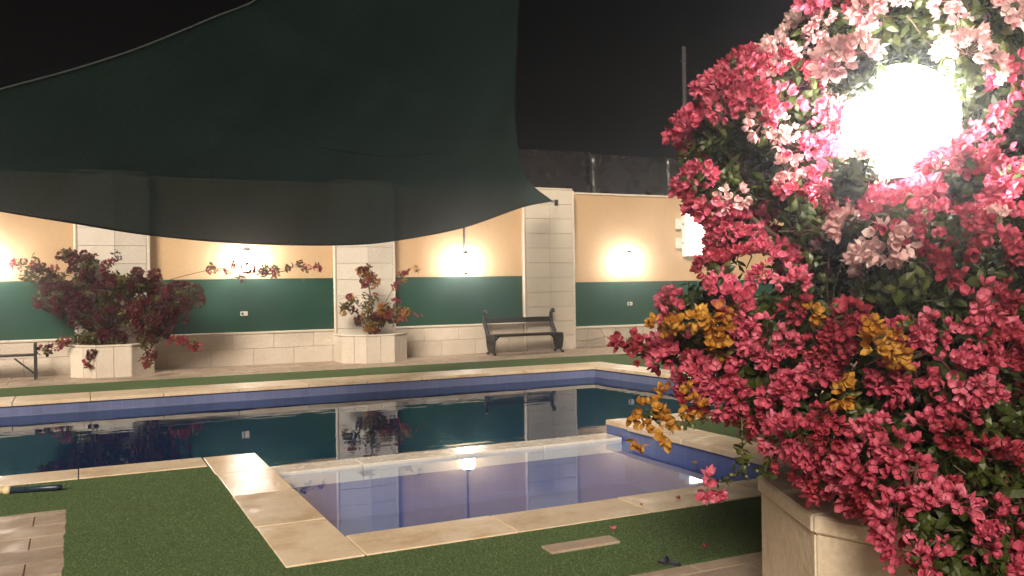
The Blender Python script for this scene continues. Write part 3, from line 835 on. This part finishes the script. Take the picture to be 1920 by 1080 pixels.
for X, Y, Z, r, rz in ((3.9, 2.5, 1.5, .6, .7), (3.75, 3.1, 1.6, .6, .8), (4.2, 3.0, 1.2, .5, .5), (3.6, 2.8, 2.6, .55, .5), (4.1, 2.4, 2.3, .5, .6)):
    LOBES.append((Vector((X, Y, Z)), r, r, rz))
def inside(p, f=1.0, skip=None):
    for k, (c, a, b, z) in enumerate(LOBES):
        if k == skip: continue
        q_ = p - c
        u = q_.dot(RGT) / a; v = q_.dot(FWD) / b; w_ = q_.z / z
        if u * u + v * v + w_ * w_ < f * f: return True
    return False
def near_lamp(p, extra=0):
    q_ = p - LAMP
    if q_.length < LR + .035 + extra: return True
    px, py, d = proj(p)                                  # cut back in front of the globe
    return d < LAMP.dot(FWD) - EYEV.dot(FWD) + .1 and math.hypot(px - 1688, py - 226) < 88 + extra * 300
PALE = [(1490, 78, 62), (1612, 460, 62), (1430, 245, 45), (1560, 55, 60), (1700, 25, 70), (1790, 50, 60), (1860, 60, 60), (1470, 300, 40), (1345, 300, 20), (1390, 350, 30), (1865, 430, 30), (1640, 120, 90), (1760, 130, 80), (1600, 300, 60)]  # pale blooms; round the globe the glare's whitening is put into the colour
ORNG = [(1240, 610, 26), (1320, 596, 34), (1352, 590, 24), (1640, 640, 44), (1680, 655, 36), (1575, 730, 30), (1350, 640, 24), (1530, 590, 20)]
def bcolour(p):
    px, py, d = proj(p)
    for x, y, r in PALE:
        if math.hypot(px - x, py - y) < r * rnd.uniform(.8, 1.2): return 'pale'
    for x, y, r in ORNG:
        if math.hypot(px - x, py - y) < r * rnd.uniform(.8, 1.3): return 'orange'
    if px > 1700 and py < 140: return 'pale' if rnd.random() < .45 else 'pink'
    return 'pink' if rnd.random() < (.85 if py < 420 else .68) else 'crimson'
cand = []
for k, (c, a, b, z) in enumerate(LOBES):
    area = 4 * math.pi * ((a * b + a * z + b * z) / 3)
    for _ in range(int(area / .0125)):
        d = rdir()
        p = c + RGT * (d.dot(RGT) * a) + FWD * (d.dot(FWD) * b) + Vector((0, 0, d.z * z))
        if inside(p, .93, k) or near_lamp(p): continue
        nrm = (RGT * (d.dot(RGT) / a) + FWD * (d.dot(FWD) / b) + Vector((0, 0, d.z / z))).normalized()
        if (p.xy - FC).length < .95 and p.z < .66: continue
        if p.z < .25: continue
        if noise.noise(p * 3.4) > (.34 if k in (0, 1, 2, 5, 6, 7, 11, 12, 27, 28, 29, 30, 31) else .7 if k in (3, 4, 21, 22, 23, 24, 25, 26, 32) else -.25 if k in (20,) else .27): continue         # bare windows between the sprays
        cand.append((p, nrm))
# spread them out
cand2 = []; cell = {}
rnd.shuffle(cand)
for p, nrm in cand:
    key = tuple(int(math.floor(v / .10)) for v in p); ok = True
    for dx in (-1, 0, 1):
        for dy in (-1, 0, 1):
            for dz in (-1, 0, 1):
                for o_ in cell.get((key[0] + dx, key[1] + dy, key[2] + dz), ()):
                    if (o_ - p).length < .075: ok = False
    if ok: cell.setdefault(key, []).append(p); cand2.append((p, nrm))
def shown(pn):
    p, nrm = pn; px, py, d = proj(p)
    facing = -nrm.dot((p - EYEV).normalized())
    return (0 if -60 < px < 1980 and -60 < py < 1140 else -5) + facing - d * .25
cand2.sort(key=shown, reverse=True)
bulk = {}
n_part = 0
for p, nrm in cand2:
    cl = bcolour(p); sc_ = rnd.uniform(.62, 1.15)
    ax = (nrm + Vector((0, 0, .25)) + rdir() * .35).normalized()
    if cl == 'orange':
        for _ in range(2): put('flower_spray', bb, p + rdir() * .05 - FWD * .03, (ax + rdir() * .5).normalized(), 'orange', rnd.uniform(.6, .95))
        put('leaf_sprig', bb, p, ax, 'leafolive', rnd.uniform(.7, 1.0))
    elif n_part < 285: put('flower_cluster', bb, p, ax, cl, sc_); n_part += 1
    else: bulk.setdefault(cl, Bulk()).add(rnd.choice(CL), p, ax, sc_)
for cl, bk in bulk.items(): bk.build('inner_flowers', cl, bb)
# leaves: a few hundred sprigs in front, the rest as one mass
lb = Bulk(); n_leaf = 0; lc = []
for k, (c, a, b, z) in enumerate(LOBES):
    vol = a * b * z
    for _ in range(int(30 + vol * 2600)):
        d = rdir(); f = rnd.uniform(.35, 1.04)
        p = c + RGT * (d.dot(RGT) * a * f) + FWD * (d.dot(FWD) * b * f) + Vector((0, 0, d.z * z * f))
        if near_lamp(p) or (p.z < .62 and (p.xy - FC).length < .95): continue
        if noise.noise(p * 3.4 + Vector((0, 0, 40))) > .30: continue
        lc.append((p, (d + rdir() * .7).normalized(), f))
lc.sort(key=lambda q_: shown((q_[0], q_[1])) + q_[2] * .8, reverse=True)
for p, d, f in lc:
    if n_leaf < 210: put('leaf_sprig', bb, p, d, 'leaf', rnd.uniform(.8, 1.25)); n_leaf += 1
    else: lb.add(rnd.choice(LS), p, d, rnd.uniform(.7, 1.2))
lb.build('inner_leaves', 'leaf', bb)
# trunk and limbs
base = Vector((FC.x, FC.y, .56))
tr = MB()
for k in range(3):
    a = k * 2.1; p0 = base + Vector((math.cos(a) * .07, math.sin(a) * .07, 0))
    part(MB().tube(curve([p0, p0 + Vector((math.cos(a) * .05, math.sin(a) * .05, .35)), p0 + Vector((math.cos(a) * .12, math.sin(a) * .12, .8))], 12), [.038 - .0012 * i for i in range(13)], 8), 'stem', 'bark', bb)
for k, (c, a, b, z) in enumerate(LOBES):
    if k in SMALL: continue
    p0 = base + Vector((rnd.uniform(-.12, .12), rnd.uniform(-.12, .12), rnd.uniform(.1, .7)))
    mid = p0.lerp(c, .5) + Vector((rnd.uniform(-.1, .1), rnd.uniform(-.1, .1), .14))
    pts = curve([p0, mid, c, c + (c - mid).normalized() * min(a, z) * .8], 18); n = len(pts)
    part(MB().tube(pts, [.016 * (1 - .8 * i / n) + .002 for i in range(n)], 6), 'branch', 'bark', bb)
    for _ in range(5):
        d = rdir(); e_ = c + RGT * (d.dot(RGT) * a) + FWD * (d.dot(FWD) * b) + Vector((0, 0, d.z * z))
        if near_lamp(e_): continue
        tr.tube([c, c.lerp(e_, .5) + rdir() * .03, e_], [.006, .004, .002], 4)
o = tr.build('twigs', 'bark', bb); o.location = -bb.location; o['kind'] = 'stuff'
# loose sprays that stick out or hang
def spray(path, flowers, mat, leaves, r=.004):
    pts = curve(path, 24); n = len(pts)
    part(MB().tube(pts, [r * (1 - .6 * i / n) for i in range(n)], 5), 'branch', 'bark', bb)
    for p in flowers: put('flower_spray', bb, p, (rdir() + Vector((0, 0, .4)) - FWD * .6).normalized(), mat, rnd.uniform(.8, 1.15))
    for k in range(leaves):
        p = pts[int((k + .5) / leaves * (n - 1))]; put('leaf_sprig', bb, p, rdir(), 'leafolive' if mat == 'orange' and k % 2 else 'leaf', rnd.uniform(.45, .75))
spray([P(1440, 730, 3.75), P(1350, 768, 3.7), P(1285, 792, 3.7), P(1205, 775, 3.72)],
      [P(x, y, 3.7) for x, y in ((1185, 770), (1212, 768), (1236, 800), (1228, 780), (1200, 800), (1196, 822), (1252, 790), (1258, 812), (1250, 745), (1290, 765), (1305, 758), (1320, 772), (1278, 727))], 'orange', 7)
spray([P(1310, 690, 4.0), P(1260, 668, 4.0), P(1215, 660, 4.0), P(1165, 645, 4.0)],
      [P(x, y, 4.0) for x, y in ((1163, 645), (1180, 640), (1200, 650), (1176, 660), (1205, 642), (1190, 664), (1230, 660), (1250, 690))], 'crimson', 6)
spray([P(1390, 770, 3.7), P(1392, 830, 3.66), P(1388, 880, 3.62), P(1340, 908, 3.6)],
      [P(x, y, 3.6) for x, y in ((1332, 905), (1326, 918), (1338, 924))], 'pink', 9)
spray([P(1380, 150, 4.1), P(1375, 125, 4.1), P(1378, 108, 4.1)], [], 'pink', 3)
spray([P(1560, 60, 4.1), P(1535, 40, 4.1), P(1525, 10, 4.1)], [P(1530, 12, 4.1), P(1545, 20, 4.1), P(1520, 25, 4.1)], 'pink', 4)
spray([P(1870, 900, 3.0), P(1885, 970, 2.9), P(1880, 1040, 2.85)], [], 'pink', 6, .006)
spray([P(1460, 840, 3.6), P(1440, 870, 3.55), P(1430, 890, 3.5)], [P(1447, 868, 3.52)], 'crimson', 5)

for path, fl in (((( 1340, 640, 3.85), (1290, 615, 3.75), (1240, 605, 3.75)), ((1236, 612), (1252, 600), (1240, 622), (1262, 612), (1300, 610))),
                 (((1400, 640, 3.75), (1350, 605, 3.66), (1315, 590, 3.66)), ((1312, 598), (1328, 588), (1345, 602), (1352, 585), (1350, 640), (1365, 622))),
                 (((1720, 700, 3.3), (1670, 650, 3.16), (1635, 628, 3.16)), ((1630, 622), (1648, 634), (1664, 648), (1676, 662), (1684, 690), (1640, 655))),
                 (((1620, 770, 3.4), (1590, 740, 3.3), (1572, 722, 3.3)), ((1572, 720), (1580, 738)))):
    spray([P(*q_) for q_ in path], [P(x, y, path[2][2]) for x, y in fl], 'orange', 4)

# the lamp that stands in the planter
lp_ = empty('garden_lamp', (LAMP.x, LAMP.y, .60)); tag(lp_, 'glaring white globe lamp on a post inside the pink bush', 'lamp')
gm = MB()
for i in range(1, 14):
    t = math.pi * i / 14
    gm.v += [(LR * math.sin(t) * math.cos(2 * math.pi * j / 24), LR * math.sin(t) * math.sin(2 * math.pi * j / 24), LAMP.z - .60 + LR * math.cos(t)) for j in range(24)]
gm.f = [(i * 24 + j, i * 24 + (j + 1) % 24, (i + 1) * 24 + (j + 1) % 24, (i + 1) * 24 + j) for i in range(12) for j in range(24)] + [tuple(range(24)), tuple(12 * 24 + j for j in range(24))]
gm.build('glass_globe', 'glow_globe', lp_, smooth=True)
MB().tube([(0, 0, -.14), (0, 0, LAMP.z - .60 - LR - .03)], .024, 10).build('post', 'iron', lp_)
MB().lathe([(.05, 0), (.075, .02), (.06, .055)], 16, (0, 0, LAMP.z - .60 - LR - .035)).build('collar', 'iron', lp_)

# ---- the two bougainvilleas by the wall
def wall_bush(name_label, root_xy, lobes, shoots, mats, n_cl, n_lf, lmat, sc0):
    root = empty('bougainvillea_bush', (root_xy[0], root_xy[1], .50)); tag(root, name_label, 'bush')
    bk = Bulk(); k = 0
    wts = [a * z for _, _, _, a, z in lobes]
    for _ in range(n_cl):
        px, py, d, a, z = rnd.choices(lobes, wts)[0]; c = P(px, py, d); v = rdir(); f = rnd.uniform(.55, 1.05)
        p = c + RGT * (v.dot(RGT) * a * f) + FWD * (v.dot(FWD) * min(a, .40) * f) + Vector((0, 0, v.z * z * f))
        if p.y > 18.95 or (p.z < .62 and p.y > 17.92): continue
        put('flower_cluster', root, p, (v + rdir() * .5).normalized(), rnd.choice(mats), sc0 * rnd.uniform(.6, 1.1)); k += 1
    for _ in range(n_lf):
        px, py, d, a, z = rnd.choices(lobes, wts)[0]; c = P(px, py, d); v = rdir(); f = rnd.uniform(.2, 1.0)
        p = c + RGT * (v.dot(RGT) * a * f) + FWD * (v.dot(FWD) * min(a, .40) * f) + Vector((0, 0, v.z * z * f))
        if p.y > 18.95 or (p.z < .60 and p.y > 17.95): continue
        bk.add(rnd.choice(LS), p, rdir(), sc0 * rnd.uniform(.8, 1.4))
    bk.build('leaves', lmat, root)
    b0 = Vector((*root_xy, .50))
    for px, py, d, a, z in lobes:
        c = P(px, py, d); pts = curve([b0 + rdir() * .05, b0.lerp(c, .5) + Vector((0, -.05, .12)), c], 14)
        part(MB().tube(pts, [.018 - .0009 * i for i in range(len(pts))], 6), 'branch', 'bark', root)
    for path, nf in shoots:
        pts = curve([P(*q_) for q_ in path], 24); pts = [Vector((p.x, min(p.y, 19.15), p.z)) for p in pts]
        part(MB().tube(pts, [.008 - .00022 * i for i in range(len(pts))], 5), 'branch', 'bark', root)
        for j in range(nf):
            p = pts[int(len(pts) * (.35 + .64 * j / max(1, nf)))] + Vector((rnd.uniform(-.10, .10), -.05, rnd.uniform(-.07, .10)))
            put('flower_cluster', root, p, (rdir() - FWD).normalized(), rnd.choice(('crimson', 'crimson', mats[0])), sc0 * rnd.uniform(.5, .85))  # shoots get a brighter red, lamplight put into their colour
            put('leaf_sprig', root, p + rdir() * .08, rdir(), lmat, sc0)
    return root
dA = 16.75
wall_bush('wide dark red bougainvillea spilling from the left planter over the green band', (.55, 18.45),
          [(190, 570, dA, .75, .50), (120, 555, dA, .50, .40), (290, 590, dA, .52, .42), (250, 530, dA, .60, .25), (160, 500, dA, .28, .22), (170, 640, dA, .62, .20), (285, 640, dA, .28, .26), (70, 520, dA, .35, .22), (340, 560, dA, .35, .30), (130, 480, dA, .15, .10)],
          [([(200, 540, dA), (90, 505, dA), (20, 490, dA)], 7), ([(260, 540, dA), (400, 505, dA), (480, 505, 17.2), (525, 510, 17.4)], 11),
           ([(300, 540, dA), (450, 520, 17.2), (560, 500, 17.6), (605, 512, 17.8)], 6), ([(280, 640, dA), (335, 636, 16.5), (368, 652, 16.4)], 6), ([(260, 650, 16.4), (285, 668, 16.3), (280, 690, 16.2)], 5),
           ([(160, 650, 16.4), (110, 650, 16.3), (80, 664, 16.3)], 5), ([(180, 520, dA), (215, 490, dA), (230, 488, dA)], 3), ([(170, 660, 16.3), (160, 676, 16.2)], 3)],
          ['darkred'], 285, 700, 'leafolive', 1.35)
dB = 18.7
wall_bush('sparse orange and red leaved bougainvillea in the planter before the middle pillar', (5.63, 18.45),
          [(700, 600, dB, .36, .22), (680, 570, dB, .30, .20), (735, 585, dB, .26, .24), (690, 520, dB, .18, .26), (650, 575, dB, .16, .14)],
          [([(700, 590, dB), (690, 530, dB), (688, 495, dB)], 4), ([(710, 590, dB), (745, 530, dB), (780, 495, dB)], 6), ([(720, 600, dB), (760, 590, dB), (778, 588, dB)], 4), ([(690, 590, dB), (655, 560, dB), (635, 562, dB)], 3)],
          ['orange', 'darkred', 'crimson', 'darkred'], 42, 120, 'leafolive', 1.15)

# ------------------------------------------------------------------ small things on the ground and water
def at_ground(px, py, z):
    d = FWD * FPX + RGT * (px - 960) - UPV * (py - 540); t = (z - EYE) / d.z; return EYEV + d * t
def fallen(px, py, mat, label, z=-.009, s=1.0):
    vs, fs, tone = [], [], []; flower(vs, fs, tone, Vector((0, 0, .0)), Vector((rnd.uniform(-.4, .4), rnd.uniform(-.4, .4), 1)).normalized(), .036 * s, rnd.random())
    zm = min(v.z for v in vs)
    for v in vs: v.z -= zm
    o = bpy.data.objects.new('fallen_flower', mesh_from('fallen_flower', (vs, fs, tone), mat)); p = at_ground(px, py, z)
    o.location = (p.x, p.y, z); link(o); tag(o, label, 'flower', 'fallen bougainvillea flowers')
fallen(1150, 994, 'pink', 'pink flower fallen on the turf behind the stone slab')
fallen(1321, 1027, 'pink', 'pink flower fallen on the turf near the big planter')
fallen(1272, 935, 'crimson', 'small red petal fallen on the coping edge of the shallow pool', .0, .8)
fallen(1203, 947, 'crimson', 'dark red petal fallen on the coping left of the others', .0, .5)
fallen(1303, 871, 'orange', 'orange flower floating on the shallow pool', WS + .002, 1.3)
fallen(1165, 818, 'orange', 'orange flower lying on the right end of the low sill between the pools', -.145, 1.0)

sl = MB().prism([(2.50, 4.66), (2.98, 4.66), (2.99, 4.80), (2.505, 4.805)], -.02, .006).build('stone_slab', 'paving', bevel=.004)
tag(sl, 'narrow stone slab set in the turf near the big planter', 'slab')

# pool pole lying on the turf
pr = empty('pool_pole', (-.6, 8.25, .022)); tag(pr, 'cream and navy pool pole lying on the turf at the left edge', 'pole')
a = at_ground(-160, 924, .022) - pr.location; b = at_ground(20, 919, .022) - pr.location; c = at_ground(116, 913, .022) - pr.location
MB().tube([a, b], .030, 12).build('tube', 'cream', pr)
MB().tube([b.lerp(a, .06), b], .034, 12).build('collar', 'cream', pr)
MB().tube([b, b.lerp(c, .9), c], [.022, .022, .018], 12).build('handle', 'bluehandle', pr)
MB().tube([c, c + Vector((.02, 0, .012)), c + Vector((.03, .0, .03))], .006, 8).build('hook', 'steel', pr)

# dark strap sandal piece on the paving by the turf
p = at_ground(1255, 1057, -.012)
sn = empty('sandal', (p.x, p.y, -.012), R(35)); tag(sn, 'small dark rubber sandal piece on the paving beside the turf', 'sandal')
sol = [(.035 * math.sin(t) * (1 + .25 * math.cos(t)), .07 * math.cos(t)) for t in [2 * math.pi * k / 16 for k in range(16)]]
MB().prism(sol, 0, .016).build('sole', 'slate', sn, bevel=.003)
MB().tube(curve([(-.03, .015, .012), (-.012, .02, .035), (.012, .02, .035), (.03, .015, .012)], 12), .007, 6).build('strap', 'bluehandle', sn)

# ------------------------------------------------------------------ thin haze, added to give the lamps a bloom-like glow
hz, nt, out = new_mat('glow_haze')
pv = nt.nodes.new('ShaderNodeVolumePrincipled')
pv.inputs['Color'].default_value = (.92, .94, 1, 1); pv.inputs['Density'].default_value = HAZE
pv.inputs['Anisotropy'].default_value = .9
nt.links.new(pv.outputs[0], out.inputs['Volume'])
hb = MB().box(-46, 56, -31, 35, -1.9, 10.6).build('haze', hz); hb['kind'] = 'stuff'
